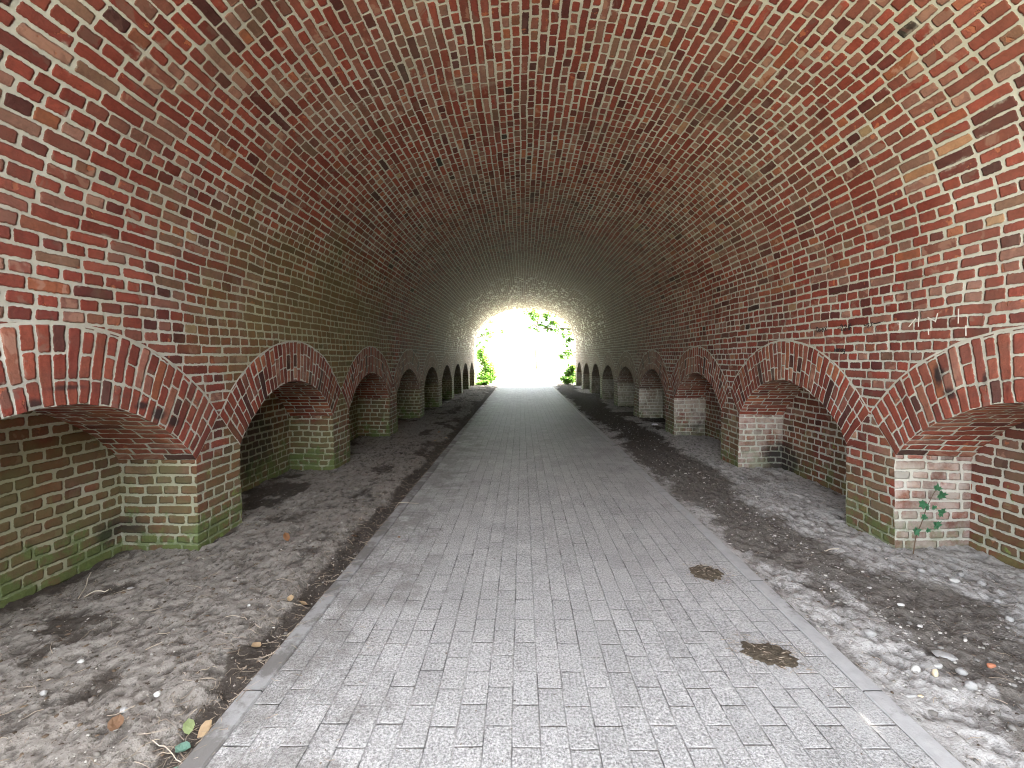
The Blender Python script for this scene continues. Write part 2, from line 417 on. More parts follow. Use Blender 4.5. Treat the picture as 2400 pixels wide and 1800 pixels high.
# earth rampart the tunnel runs through
def grass_mat(name, c1, c2, sc_=6.0):
    t = T(name); p = t.pos()
    return t.finish(t.mix(t.noise(p, sc_, 5.0, 0.7), c1, c2), 0.9, t.noise(p, 25.0, 4.0, 0.7), 0.03, 0.8)
M_GRASS = grass_mat('grass bank', (0.035, 0.06, 0.014), (0.10, 0.14, 0.04))
def rampart():
    v, f = [], []
    def block(x0, x1, z0, z1, ya, yb, cut):
        b = len(v)
        for x in (x0, x1): v.extend([(x, ya, z0), (x, yb, z0), (x, yb - cut, z1), (x, ya + cut, z1)])
        f.extend([[b + i for i in q] for q in ((0, 1, 2, 3), (7, 6, 5, 4), (0, 4, 5, 1), (1, 5, 6, 2), (2, 6, 7, 3), (3, 7, 4, 0))])
    block(-40, XL - 1.2, -0.4, 6.2, Y0 + 0.02, Y1 - 0.02, 4.0)
    block(XR + 1.2, 40, -0.4, 6.2, Y0 + 0.02, Y1 - 0.02, 4.0)
    block(XL - 1.19, XR + 1.19, ZS + RISE + 0.25, 6.2, Y0 + 0.02, Y1 - 0.02, 0.0)
    tag(mesh_obj('embankment', np.array(v), f, M_GRASS), kind='structure')
rampart()
def add_sky_blocker():  # bank added out of view to block sky light from the left wall
    X, Y = np.meshgrid(np.linspace(2.6, 30, 40), np.linspace(-40, Y0 - 0.05, 50), indexing='ij')
    Z = -0.12 + sstep(2.7, 5.2, X + 0.4 * fbm(X * 0.7, Y * 0.7, 0, 3)) * (5.4 + fbm(X * 0.5, Y * 0.5, 3, 3)) + 0.08 * fbm(X * 4, Y * 4, 2, 3)
    n, m = X.shape; idx = np.arange(n * m).reshape(n, m)
    f = np.stack([idx[:-1, :-1], idx[1:, :-1], idx[1:, 1:], idx[:-1, 1:]], -1).reshape(-1, 4)
    tag(mesh_obj('sky_blocking_bank', np.stack([X, Y, Z], -1).reshape(-1, 3), f, M_GRASS, smooth=True), kind='structure')
add_sky_blocker()

# ------------------------------------------------------------------ writing and scratches on the right wall
M_INK = T('felt pen ink').finish((0.012, 0.010, 0.012), 0.7)
M_CHALK = T('white scratches').finish((0.62, 0.58, 0.55), 0.9)
def strokes(name, lines, mat, width, xo=0.004):
    """flat pen strokes laid on the face of the right wall; y,z in metres"""
    v, f = [], []
    for ln in lines:
        ln = np.array(ln, float)
        pts = np.stack([np.full(len(ln), XR), ln[:, 0], ln[:, 1]], 1)
        pts = warp(pts); pts[:, 0] -= xo + 0.005
        for a, b in zip(pts[:-1], pts[1:]):
            d = b - a; nn = np.array([0, -d[2], d[1]]); nn = nn / (np.linalg.norm(nn) + 1e-9) * width / 2
            e = d / (np.linalg.norm(d) + 1e-9) * width * 0.3
            k = len(v)
            for dx in (0, 0.0015): v.extend([a - e - nn + (dx, 0, 0), b + e - nn + (dx, 0, 0), b + e + nn + (dx, 0, 0), a - e + nn + (dx, 0, 0)])
            f.extend([[k + i for i in q] for q in ((0, 1, 2, 3), (7, 6, 5, 4), (0, 4, 5, 1), (1, 5, 6, 2), (2, 6, 7, 3), (3, 7, 4, 0))])
    mesh_obj(name, np.array(v) - TLOC, f, mat, WALLS['right'])
GL = {'D': [[(0, 0), (0, 1), (.5, .8), (.6, .4), (.4, .05), (0, 0)]], 'n': [[(0, 0), (0, .6)], [(0, .45), (.25, .62), (.45, .5), (.5, 0)]],
      'o': [[(.25, 0), (0, .3), (.25, .6), (.5, .3), (.25, 0)]], 'a': [[(.45, .5), (.15, .55), (0, .25), (.2, 0), (.45, .2), (.45, .6), (.5, 0)]],
      'g': [[(.45, .5), (.15, .55), (0, .25), (.2, .05), (.45, .2), (.45, .6), (.42, -.35), (.05, -.3)]], 'x': [[(0, 0), (.6, .8)], [(0, .7), (.5, .1)]],
      '2': [[(0, .7), (.25, .9), (.45, .65), (0, 0), (.5, .05)]], 'e': [[(0, .3), (.5, .35), (.3, .6), (0, .35), (.2, 0), (.5, .1)]],
      '#': [[(.1, 0), (.3, 1)], [(.4, 0), (.6, 1)], [(0, .35), (.8, .4)], [(.05, .65), (.8, .7)]], '-': [[(0, .35), (.7, .4)]], 's': [[(.45, .55), (.1, .5), (.4, .2), (.05, 0)]]}
def write(word, y, z, h, slope=0.0, adv=0.72):
    # the right wall reads with y running towards the camera (decreasing)
    L_ = []
    for i, ch in enumerate(word):
        for st in GL.get(ch, []):
            L_.append([(y - (i * adv + p[0]) * h, z + p[1] * h + slope * i * h) for p in st])
    return L_
for wd in (write('onnag', 4.17, 1.495, 0.042), write('Doex', 4.40, 1.683, 0.048), write('-22#', 4.12, 1.683, 0.055), write('-ss--', 3.80, 1.69, 0.05, 0.05)):
    strokes('pen_scrawl', wd, M_INK, 0.007)
for ln in ([(3.36, 1.67), (3.30, 1.725)], [(3.28, 1.665), (3.275, 1.73)], [(3.20, 1.72), (3.145, 1.69)], [(3.145, 1.685), (3.13, 1.74)],
                          [(2.98, 1.66), (2.975, 1.75)], [(3.20, 1.60), (3.205, 1.64)], [(2.93, 1.58), (2.93, 1.64)]):
    strokes('chalk_scratch', [ln], M_CHALK, 0.007)

# ------------------------------------------------------------------ path, kerbs, verges
def path_material(outside=False):
    t = T('concrete pavers' if not outside else 'pale gravel')
    pos = t.pos(); X, Y, Z = t.sep(pos)
    if outside:
        return t.finish(t.mix(t.noise(pos, 60.0, 4.0, 0.7), (0.30, 0.27, 0.22), (0.48, 0.45, 0.40)), 0.9)
    d, idc, base, ci, row = brick_cells(t, Y, X - (PATHL + KERB), 0.210, (PATHR - PATHL - 2 * KERB) / 24, 0.0042, 2.0, 'running', edge=0.0034, wob=0.30)
    mask = t.ss(d, 0.0012, -0.0012)
    g1 = t.noise(pos, 95.0, 3.0, 0.7); g2 = t.noise(pos, 260.0, 2.0, 0.6)
    big = t.noise(pos, 1.1, 4.0, 0.6); mid = t.noise(t.vadd(pos, (8.0, 3.0, 0.0)), 5.0, 4.0, 0.65)
    grain = t.ss(g1 * 0.6 + g2 * 0.4, 0.33, 0.67)
    col = t.mix(grain, (0.128, 0.125, 0.119), (0.560, 0.550, 0.532))
    col = t.mix(1.0, col, t.gray((0.92 + 0.16 * idc[0]) * (0.62 + 0.42 * big + 0.34 * mid)), 'MULTIPLY')
    soil = t.ss(t.noise(t.vadd(pos, (2.0, 5.0, 0.0)), 3.4, 6.0, 0.72) + t.ss(X, -0.15, -1.15) * 0.20, 0.60, 0.76)
    col = t.mix(soil * 0.55, col, t.mix(g1, (0.075, 0.068, 0.060), (0.20, 0.185, 0.165)))
    sand = t.ss(t.noise(t.vadd(pos, (2.0, 25.0, 0.0)), 2.0, 5.0, 0.7) + t.ss(X, 0.6, 1.5) * 0.16, 0.56, 0.74)
    col = t.mix(sand * 0.5, col, t.mix(g1, (0.34, 0.335, 0.32), (0.58, 0.575, 0.56)))
    jt = t.mix(t.ss(t.noise(pos, 6.0, 4.0), 0.35, 0.65), (0.060, 0.056, 0.052), (0.36, 0.35, 0.335))
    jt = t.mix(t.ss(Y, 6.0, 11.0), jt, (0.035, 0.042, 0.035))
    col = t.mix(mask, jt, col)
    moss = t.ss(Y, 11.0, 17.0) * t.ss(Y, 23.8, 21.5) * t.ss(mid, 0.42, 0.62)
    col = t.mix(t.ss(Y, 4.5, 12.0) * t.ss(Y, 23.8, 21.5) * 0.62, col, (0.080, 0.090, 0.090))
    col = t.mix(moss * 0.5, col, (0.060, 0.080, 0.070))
    hgt = t.ss(d, 0.0025, -0.005) * 0.0042 + grain * 0.0024 + g2 * 0.0008 + idc[2] * mask * 0.0015
    return t.finish(col, t.lin(grain, 0.0, 1.0, 0.75, 0.55), hgt, 1.0, 1.0, 0.35)
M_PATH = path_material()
def kerb_mat():
    t = T('kerb concrete'); pos = t.pos(); X, Y, Z = t.sep(pos)
    n = t.noise(pos, 12.0, 5.0, 0.65); g = t.noise(pos, 130.0, 3.0, 0.7)
    col = t.mix(n, (0.22, 0.216, 0.208), (0.48, 0.473, 0.458))
    col = t.mix(t.ss(X, 0.4, -0.4) * 0.62, col, t.mix(n, (0.10, 0.098, 0.093), (0.235, 0.230, 0.220)))
    col = t.mix(g * 0.45, col, (0.34, 0.34, 0.335))
    dirt = t.ss(t.noise(t.vadd(pos, (1.0, 2.0, 3.0)), 4.0, 6.0, 0.75) + t.ss(X, 0.4, -0.4) * 0.13, 0.555, 0.68)
    col = t.mix(dirt * 0.7, col, (0.095, 0.085, 0.075))
    fy = t.m('FRACT', Y + 0.53); j = t.ss(t.m('ABSOLUTE', fy - 0.5), 0.0045, 0.002)
    col = t.mix(j * 0.85, col, (0.04, 0.038, 0.035))
    return t.finish(col, 0.8, n * 0.003 + g * 0.0012 - j * 0.006, 1.0, 1.0)
M_KERB = kerb_mat()
def path_h(x, y): return 0.010 * fbm(np.asarray(x) * 0.9, np.asarray(y) * 0.9, 5.0, 3)
YS0, YS1 = -3.5, 70.0
def ygrid(y0, y1, d0, k):
    ys = [y0]
    while ys[-1] < y1: ys.append(ys[-1] + max(d0, d0 + k * (ys[-1] - 1.5)))
    ys[-1] = y1
    return np.array(ys)
def sheet(name, xs, ys, hf, mat, kind='structure', attr=None, smooth=True):
    X, Y = np.meshgrid(xs, ys, indexing='ij'); Z = hf(X, Y)
    nx, ny = X.shape
    idx = np.arange(nx * ny).reshape(nx, ny)
    f = np.stack([idx[:-1, :-1], idx[1:, :-1], idx[1:, 1:], idx[:-1, 1:]], -1).reshape(-1, 4)
    v = np.stack([X, Y, Z], -1).reshape(-1, 3)
    at = {k: a(X, Y, Z).ravel() for k, a in (attr or {}).items()}
    return tag(mesh_obj(name, v, f, mat, smooth=smooth, attr=at), kind=kind)
sheet('path', np.linspace(PATHL + KERB, PATHR - KERB, 26), ygrid(YS0, YS1, 0.08, 0.01), path_h, M_PATH)
def kerb(x0, x1, out):
    ys = ygrid(YS0, YS1, 0.2, 0.01); v, f = [], []
    e = 0.008
    xs = [x0, x0 + 0.0005, x0 + e, (x0 + x1) / 2, x1 - e, x1 - 0.0005, x1]; zs = [-0.15, -0.004, 0.005, 0.006, 0.005, -0.004, -0.15]
    for y in ys:
        for x, z in zip(xs, zs):
            v.append((x + 0.006 * float(vnoise(0.3, y * 0.8, x0)), y, z + float(path_h(x, y)) - 0.002))
    m = len(xs)
    for i in range(len(ys) - 1):
        for j in range(m - 1): f.append([i * m + j, i * m + j + 1, (i + 1) * m + j + 1, (i + 1) * m + j])
    tag(mesh_obj('kerb', np.array(v), f, M_KERB), kind='structure')
kerb(PATHL, PATHL + KERB, -1); kerb(PATHR - KERB, PATHR, 1)

def dents(x, y, n_seed, cell, depth):
    """hoof and shoe prints: soft-edged hollows scattered on a jittered grid"""
    gx, gy = np.floor(x / cell), np.floor(y / cell); r = np.full(np.shape(x), 9.0)
    for a in (-1, 0, 1):
        for b in (-1, 0, 1):
            hx = gx + a; hy = gy + b
            k = (hx * 127.1 + hy * 311.7 + n_seed * 17.3); jx = np.abs(np.sin(k) * 43758.5453) % 1.0; jy = np.abs(np.sin(k * 1.7 + 2.1) * 24634.6345) % 1.0
            r = np.minimum(r, np.hypot(x - (hx + jx) * cell, (y - (hy + jy) * cell) * 0.8) / cell)
    return -depth * (1 - sstep(0.18, 0.42, r)) + depth * 0.35 * np.exp(-((r - 0.47) / 0.09) ** 2)
def verge_parts(x, y):
    left = x < 0
    w = np.where(left, (PATHL - x), (x - PATHR))           # distance from the kerb
    wl = w + 0.10 * fbm(x * 2.1, y * 1.3, 3.0, 3)
    return left, w, wl
def soil_shade_mask(x, y, z=None):
    left, w, wl = verge_parts(x, y)
    n = fbm(x * 3.3, y * 2.2, 8.0, 4)
    l = sstep(0.24, 0.10, wl) * sstep(-0.55, 0.0, fbm(x * 1.2, y * 1.2, 2.0, 3) + 0.1) + sstep(0.16, 0.42, n) * 0.7 + sstep(1.15, 1.8, w + n * 0.5) * 0.6 + sstep(7.0, 14.0, y) * 0.35  # dark soil by the kerb; the wall-side term paints in shade
    cen = 0.52 + 0.12 * np.sin(y * 0.9) + 0.16 * fbm(y * 0.7, x * 0.2, 4.0, 2)
    n2 = fbm(x * 1.6, y * 1.1, 12.0, 4); r = sstep(0.52, 0.10, np.abs(w - cen) + n * 0.30 + n2 * 0.40) + sstep(0.15, 0.40, n) * 0.5 + sstep(6.0, 12.0, y) * sstep(-0.1, 0.25, n2) * 0.8
    return np.clip(np.where(left, l, r), 0, 1)
def verge_h(x, y):
    left, w, wl = verge_parts(x, y)
    soil = soil_shade_mask(x, y)
    amp = np.where(left, 1.0, 0.95) * sstep(0.0, 0.12, w) + 0.15
    h = 0.022 * fbm(x * 2.3, y * 2.3, 1.0, 3)
    h = h + amp * (0.010 * fbm(x * 11, y * 8, 2.0, 3) + dents(x, y, 1, 0.17, 0.009) + dents(x + 3, y, 2, 0.075, 0.008) + dents(x, y + 5, 4, 0.034, 0.0045))
    h = h + amp * 0.012 * (0.35 - np.abs(fbm(x * 24, y * 19, 6.0, 3))) + 0.005 * fbm(x * 55, y * 50, 4.0, 2)
    h = h + np.where(left, 0.030, 0.018) * sstep(0.05, 0.40, w) - np.where(left, 0.030, 0.006) * sstep(0.30, 0.02, w) * sstep(0, 0.04, w)
    h = h - soil * 0.010
    return h + path_h(x, y) - 0.006
def soil_mat():
    t = T('trodden sandy soil'); pos = t.pos(); X, Y, Z = t.sep(pos)
    s = t.attr('soil'); hol = t.attr('cav')  # mask of dark soil, with shade along the left wall painted in
    n = t.noise(pos, 9.0, 6.0, 0.7); f = t.noise(pos, 70.0, 4.0, 0.7); g = t.noise(pos, 220.0, 3.0, 0.7)
    sand = t.mix(n, (0.150, 0.133, 0.114), (0.345, 0.318, 0.284))
    sand = t.mix(t.ss(f, 0.52, 0.70) * 0.75, sand, (0.062, 0.052, 0.043))
    sand = t.mix(t.ss(t.noise(t.vscale(pos, (1.0, 0.6, 1.0)), 24.0, 4.0, 0.65), 0.54, 0.66) * 0.7, sand, (0.070, 0.058, 0.048))
    sand = t.mix(t.ss(X, 0.0, 1.0) * 0.75, sand, t.mix(f, (0.33, 0.32, 0.30), (0.62, 0.605, 0.58)))
    sand = t.mix(t.ss(t.noise(t.vscale(pos, (1.0, 0.6, 1.0)), 21.0, 5.0, 0.7), 0.54, 0.64) * t.ss(X, 0.0, 1.0) * 0.62, sand, (0.125, 0.110, 0.095))
    soil = t.mix(f, (0.022, 0.018, 0.015), (0.105, 0.088, 0.072))
    soil = t.mix(t.ss(X, 0.0, 1.0) * 0.6, soil, t.mix(t.ss(Y, 5.0, 9.0), t.mix(f, (0.090, 0.078, 0.067), (0.32, 0.295, 0.262)), (0.055, 0.047, 0.040)))
    k = t.ss(s + (n - 0.5) * 1.3 + (f - 0.5) * 0.9, 0.22, 0.80)
    sand = t.mix(t.ss(Y, 5.5, 12.0) * 0.35, sand, (0.105, 0.092, 0.082))
    col = t.mix(k, sand, soil)
    col = t.mix(hol * 0.7, col, t.mix(f, (0.018, 0.015, 0.013), (0.075, 0.063, 0.052)))      # damp humus lying in the prints
    gr = t.ss(t.voro(pos, 75.0), 0.10, 0.05) * t.m('GREATER_THAN', t.noise(pos, 30.0, 1.0), 0.53)
    col = t.mix(gr * 0.85, col, (0.55, 0.53, 0.49))
    hgt = f * 0.012 + g * 0.003 + n * 0.012 + gr * 0.003
    return t.finish(col, 0.95, hgt, 1.0, 1.0, 0.15)
M_SOIL = soil_mat()
def cav(x, y, z):
    base = 0.022 * fbm(x * 2.3, y * 2.3, 1.0, 3)
    d = dents(x, y, 1, 0.17, 0.006) + dents(x + 3, y, 2, 0.075, 0.009) + dents(x, y + 5, 4, 0.034, 0.006) + 0.014 * fbm(x * 14, y * 10, 2.0, 3)
    return sstep(-0.006, -0.017, d) * np.where(x < 0, 1.0, 0.75)
ysv = ygrid(0.6, Y1 + 1.5, 0.0105, 0.0045)
for x0, x1 in ((XL - DEPTH - 0.08, PATHL + 0.001), (PATHR - 0.001, XR + DEPTH + 0.08)):
    sheet('dirt_verge', np.linspace(x0, x1, 150), ysv, verge_h, M_SOIL, attr={'soil': soil_shade_mask, 'cav': cav})
ysb = np.linspace(Y0 - 1.5, 0.6, 30)
for x0, x1 in ((XL - DEPTH - 0.08, PATHL + 0.001), (PATHR - 0.001, XR + DEPTH + 0.08)):
    sheet('dirt_verge', np.linspace(x0, x1, 30), ysb, verge_h, M_SOIL, attr={'soil': soil_shade_mask, 'cav': cav})
# the wide ground outside
def ground_mat():
    t = T('meadow and sand'); pos = t.pos(); X, Y, Z = t.sep(pos)
    n = t.noise(pos, 0.5, 5.0, 0.6)
    g = t.mix(t.noise(pos, 8.0, 5.0, 0.7), (0.05, 0.075, 0.02), (0.16, 0.20, 0.075))
    return t.finish(t.mix(t.ss(n, 0.42, 0.60), g, (0.36, 0.33, 0.27)), 0.95)
M_GROUND = ground_mat()
gx = np.concatenate([np.linspace(-300, -12, 20), np.linspace(-10, 10, 21), np.linspace(12, 300, 20)])
gy = np.concatenate([np.linspace(-200, -6, 20), np.linspace(-4, 60, 40), np.linspace(65, 500, 30)])
sheet('ground', gx, gy, lambda X, Y: -0.09 + 0 * X, M_GROUND)

# ------------------------------------------------------------------ camera
F_PX, W_PX = 1000.0, 2212.0
PITCH = rad(1.65)
cam = bpy.data.cameras.new('camera'); co = bpy.data.objects.new('camera', cam); COL.objects.link(co)
cam.sensor_width = 36.0; cam.lens = 36.0 * F_PX / W_PX; cam.clip_start = 0.05; cam.clip_end = 2000
VPX, VPY = 1127.0, 772.0
cam.shift_x = -(VPX - 1106.0) / W_PX
cam.shift_y = (VPY + F_PX * math.tan(PITCH) - 829.5) / W_PX
co.location = (0, 0, CAMH); co.rotation_euler = (rad(90) - PITCH, 0, 0)
sc.camera = co
def gp(px, py, z=0.0):
    """point of the ground plane that the photograph shows at this spot (2212 px wide)"""
    cx = (px - VPX) / F_PX; cy = -(py - (VPY + F_PX * math.tan(PITCH))) / F_PX
    dy = math.cos(PITCH) + cy * math.sin(PITCH); dz = cy * math.cos(PITCH) - math.sin(PITCH)
    k = (z - CAMH) / dz
    return cx * k, dy * k
def floor_z(x, y):
    x, y = float(x), float(y)
    return float(path_h(x, y)) if PATHL < x < PATHR else float(verge_h(np.array([x]), np.array([y]))[0])

# ------------------------------------------------------------------ loose litter
def speckle_mat(name, a, b, rough=0.85):
    t = T(name); n = t.n('ShaderNodeNewGeometry'); r = Val(t, n.outputs['Random Per Island'])
    f = t.noise(t.pos(), 60.0, 3.0)
    return t.finish(t.mix(t.clamp(r * 0.8 + f * 0.3), a, b), rough)
M_PEB = speckle_mat('pebble', (0.13, 0.118, 0.100), (0.50, 0.475, 0.43), 0.8)
M_TWIG = speckle_mat('dry twig', (0.085, 0.060, 0.042), (0.40, 0.33, 0.25))
M_CRUMB = speckle_mat('leaf crumb', (0.022, 0.017, 0.013), (0.15, 0.105, 0.068))
_ico = bmesh.new(); bmesh.ops.create_icosphere(_ico, subdivisions=1, radius=1.0)
IV = np.array([v.co[:] for v in _ico.verts]); IF = np.array([[v.index for v in f.verts] for f in _ico.faces]); _ico.free()
def rand_floor(n, ymax=12.0, xfun=None, near=1.25):
    y = near * (ymax / near) ** RNG.random(n)
    x = xfun(n, y); return x, y
def hz(x, y):
    return np.where((x > PATHL) & (x < PATHR), path_h(x, y) + 0.004, verge_h(x, y))
def pebbles(name, n, xfun, s0, s1, ymax, mat=None, flat=0.6):
    x, y = rand_floor(n, ymax, xfun); z = hz(x, y)
    s = s0 * (s1 / s0) ** (RNG.random(n) ** 2.2)
    V = []
    for i in range(n):
        a = RNG.random() * 6.28; sx, sy, sz = s[i] * (0.8 + 0.6 * RNG.random()), s[i] * (0.6 + 0.4 * RNG.random()), s[i] * flat * (0.6 + 0.5 * RNG.random())
        p = IV * (1 + 0.22 * (RNG.random((len(IV), 1)) - 0.5)) * (sx, sy, sz)
        c, q = math.cos(a), math.sin(a)
        V.append(np.stack([p[:, 0] * c - p[:, 1] * q + x[i], p[:, 0] * q + p[:, 1] * c + y[i], p[:, 2] + z[i] + sz * 0.25], 1))
    F = (IF[None] + (np.arange(n) * len(IV))[:, None, None]).reshape(-1, 3)
    return tag(mesh_obj(name, np.concatenate(V), F, mat or M_PEB, smooth=True), kind='stuff')
def xl(n, y): return PATHL - 0.02 - RNG.random(n) * 1.6
def xr(n, y): return PATHR + 0.02 + RNG.random(n) * 1.6
def xrm(n, y): return PATHR + np.clip(0.55 + 0.28 * RNG.standard_normal(n), 0.03, 1.7)
def xany(n, y): return PATHL + KERB + RNG.random(n) * (PATHR - PATHL - 2 * KERB)
def xlk(n, y): return PATHL - np.abs(RNG.standard_normal(n)) * 0.17 + 0.02
def xpl(n, y): return PATHL + 0.03 + np.abs(RNG.standard_normal(n)) * 0.35
tag(pebbles('gravel', 1500, xr, 0.0022, 0.011, 12), 'fine pale grit strewn over the right dirt verge', 'gravel')
tag(pebbles('gravel', 1100, xrm, 0.003, 0.015, 14), 'small stones in the dark soil of the right verge', 'gravel')
tag(pebbles('gravel', 1500, xl, 0.0020, 0.009, 10), 'fine pale grit strewn over the left dirt verge', 'gravel')
tag(pebbles('grit', 1100, xany, 0.0012, 0.0042, 9, M_CRUMB), 'dark crumbs of soil scattered on the grey paving', 'grit')
tag(pebbles('humus_flecks', 2200, xl, 0.003, 0.014, 8, M_CRUMB, 0.35), 'dark flecks of humus and bark trodden into the left verge', 'litter')
tag(pebbles('humus_flecks', 900, xr, 0.003, 0.011, 8, M_CRUMB, 0.35), 'dark flecks of humus and bark trodden into the right verge', 'litter')
M_CLODR = speckle_mat('dry clod', (0.075, 0.067, 0.057), (0.30, 0.285, 0.262), 0.95)
M_CLODL = speckle_mat('earth clod', (0.050, 0.043, 0.036), (0.19, 0.172, 0.150), 0.95)
tag(pebbles('soil_clods', 1500, xr, 0.004, 0.020, 10, M_CLODR, 0.6), 'crumbly grey clods of dry soil over the right verge', 'soil')
tag(pebbles('soil_clods', 1700, xl, 0.004, 0.016, 10, M_CLODL, 0.5), 'crumbly brown grey clods of soil over the left verge', 'soil')
def twigs(name, n, xfun, l0, l1, r, ymax, label, lift=0.008):
    V, F = [], []
    x, y = rand_floor(n, ymax, xfun); z = hz(x, y)
    for i in range(n):
        le = l0 + (l1 - l0) * RNG.random() ** 2; a = RNG.random() * 6.28; bend = (RNG.random() - 0.5) * 1.6; rr = r * (0.5 + RNG.random())
        p = np.array([x[i], y[i]]); pts = []
        for k in range(4):
            zz = float(hz(np.array([p[0]]), np.array([p[1]]))[0])
            pts.append((p[0], p[1], max(zz, z[i] - 0.01) + rr + RNG.random() * lift))
            p = p + le / 3 * np.array([math.cos(a), math.sin(a)]); a += bend * 0.5 + (RNG.random() - 0.5) * 0.5
        pts = np.array(pts); b = len(V)
        d = pts[-1] - pts[0]; s = np.cross(d, (0, 0, 1)); s = s / (np.linalg.norm(s) + 1e-9)
        for k in range(4):
            tr = rr * (1 - 0.18 * k)
            V.extend([pts[k] + s * tr, pts[k] - s * tr, pts[k] + np.array([0, 0, tr * 1.6])])
        for k in range(3):
            for q in range(3):
                F.append([b + k * 3 + q, b + k * 3 + (q + 1) % 3, b + (k + 1) * 3 + (q + 1) % 3, b + (k + 1) * 3 + q])
    tag(mesh_obj(name, np.array(V), F, M_TWIG), label, 'twigs', kind='stuff')
twigs('twig_litter', 900, xlk, 0.015, 0.10, 0.0013, 9, 'dry stalks and rootlets along the dark edge of the left kerb')
twigs('twig_litter', 500, xl, 0.015, 0.13, 0.0012, 8, 'thin dry stalks spread over the left dirt verge')
twigs('twig_litter', 480, xr, 0.015, 0.10, 0.0011, 8, 'thin dry stalks spread over the right dirt verge')
twigs('twig_litter', 130, xpl, 0.012, 0.06, 0.0010, 6, 'bits of straw blown onto the paving', 0.002)

# leaves ------------------------------------------------------------
def leaf_mat(name, a, b, tr=0.0):
    t = T(name); p = Val(t, t.n('ShaderNodeTexCoord').outputs['Object'])
    c = t.mix(t.noise(p, 35.0, 4.0, 0.6), a, b)
    return t.finish(c, 0.65, t.noise(p, 60.0, 3.0), 0.004, 0.6, 0.3, trans=(tr, c) if tr else None)
OVAL = [(0, 0), (.28, .20), (.42, .48), (.34, .78), (0, 1.0), (-.34, .78), (-.42, .48), (-.28, .20)]
MAPLE = [(0, 0), (.22, -.06), (.50, -.12), (.40, .14), (.78, .40), (.50, .46), (.52, .66), (.26, .60), (.20, .78), (0, 1.08),
         (-.20, .78), (-.26, .60), (-.52, .66), (-.50, .46), (-.78, .40), (-.40, .14), (-.50, -.12), (-.22, -.06)]
def leaf_mesh(outline, size, curl=0.25, thick=0.0006, seed=0, wide=1.0):
    r = random.Random(seed)
    bm = bmesh.new()
    def zf(x, y): return curl * (x * x * 1.4 + (y - 0.5) ** 2 * 0.9) * size + 0.05 * size * math.sin(7 * x + 5 * y + seed)
    top = [bm.verts.new((x * size * wide, y * size, zf(x, y))) for x, y in outline]
    mid = [bm.verts.new((x * 0.5 * size * wide, (0.45 + (y - 0.45) * 0.5) * size, zf(x * .5, .45 + (y - .45) * .5) - 0.02 * size)) for x, y in outline]
    c = bm.verts.new((0, 0.45 * size, zf(0, .45) - 0.03 * size)); n = len(top)
    for i in range(n):
        j = (i + 1) % n
        bm.faces.new((top[i], top[j], mid[j], mid[i])); bm.faces.new((mid[i], mid[j], c))
    bmesh.ops.solidify(bm, geom=bm.faces[:], thickness=thick)
    me = bpy.data.meshes.new('leaf'); bm.to_mesh(me); bm.free()
    return me
ML = {'brown': leaf_mat('dead leaf brown', (0.17, 0.085, 0.045), (0.32, 0.20, 0.12)), 'tan': leaf_mat('dead leaf tan', (0.36, 0.24, 0.12), (0.55, 0.42, 0.27)),
      'green': leaf_mat('fallen leaf green', (0.16, 0.22, 0.07), (0.36, 0.40, 0.20)), 'orange': leaf_mat('dead leaf orange', (0.24, 0.105, 0.045), (0.40, 0.22, 0.11)),
      'blue': leaf_mat('fallen leaf bluish', (0.10, 0.22, 0.16), (0.24, 0.38, 0.30))}
def fallen(px, py, size, col, label, rot, tilt=0.3, group=None, outline=OVAL, wide=1.0, lift=0.004):
    x, y = gp(px, py)
    me = leaf_mesh(outline, size, 0.35, seed=int(px), wide=wide); me.materials.append(ML[col])
    o = bpy.data.objects.new('fallen_leaf', me); COL.objects.link(o)
    o.location = (x, y, floor_z(x, y) + lift + 0.012); o.rotation_euler = (tilt, 0.25 * math.sin(px), rot)
    return tag(o, label, 'leaf', group)
fallen(622, 1182, 0.075, 'orange', 'orange brown dead leaf curled up alone on the left dirt verge', 0.9, 0.9, wide=0.8)
fallen(775, 1153, 0.06, 'brown', 'small brown leaf on dark soil at the left kerb edge', 2.0, 0.2)
fallen(866, 1163, 0.03, 'brown', 'tiny brown leaf scrap lying on the grey paving near the left kerb', 2.0, 0.1)
fallen(562, 1390, 0.055, 'tan', 'tan oval dead leaf on the dark strip beside the left kerb', 1.2, 0.1)
fallen(625, 1302, 0.045, 'tan', 'left one of two tan leaves near the kerb twigs', 0.2, 0.5)
fallen(668, 1296, 0.065, 'tan', 'right one of two tan leaves near the kerb twigs, touching the kerb', 1.8, 0.4, wide=0.6)
fallen(240, 1602, 0.060, 'brown', 'pale brown withered leaf half buried in the front of the left verge', 0.3, 0.5)
fallen(428, 1582, 0.065, 'tan', 'yellow tan leaf of the fallen clump beside the front left kerb', -0.5, 0.7, wide=0.9)
fallen(408, 1574, 0.055, 'green', 'light green leaf of the fallen clump beside the front left kerb', 0.5, 0.9, wide=0.9)
fallen(412, 1604, 0.055, 'blue', 'grey green leaf lying below the yellow one beside the front left kerb', 1.7, 0.1)
fallen(350, 1657, 0.06, 'blue', 'bluish green leaf at the bottom edge beside the left kerb', -1.2, 0.2)
fallen(2040, 1436, 0.0, 'orange', '', 0) if False else None
for k, (px, py) in enumerate(((948, 940), (968, 948), (985, 925), (938, 955), (1010, 905))):
    fallen(px, py, 0.07, 'tan' if k % 2 else 'brown', 'small dry leaf among others scattered on the far left verge by the kerb', k * 1.3, 0.3, 'dry leaves scattered far down the left verge')

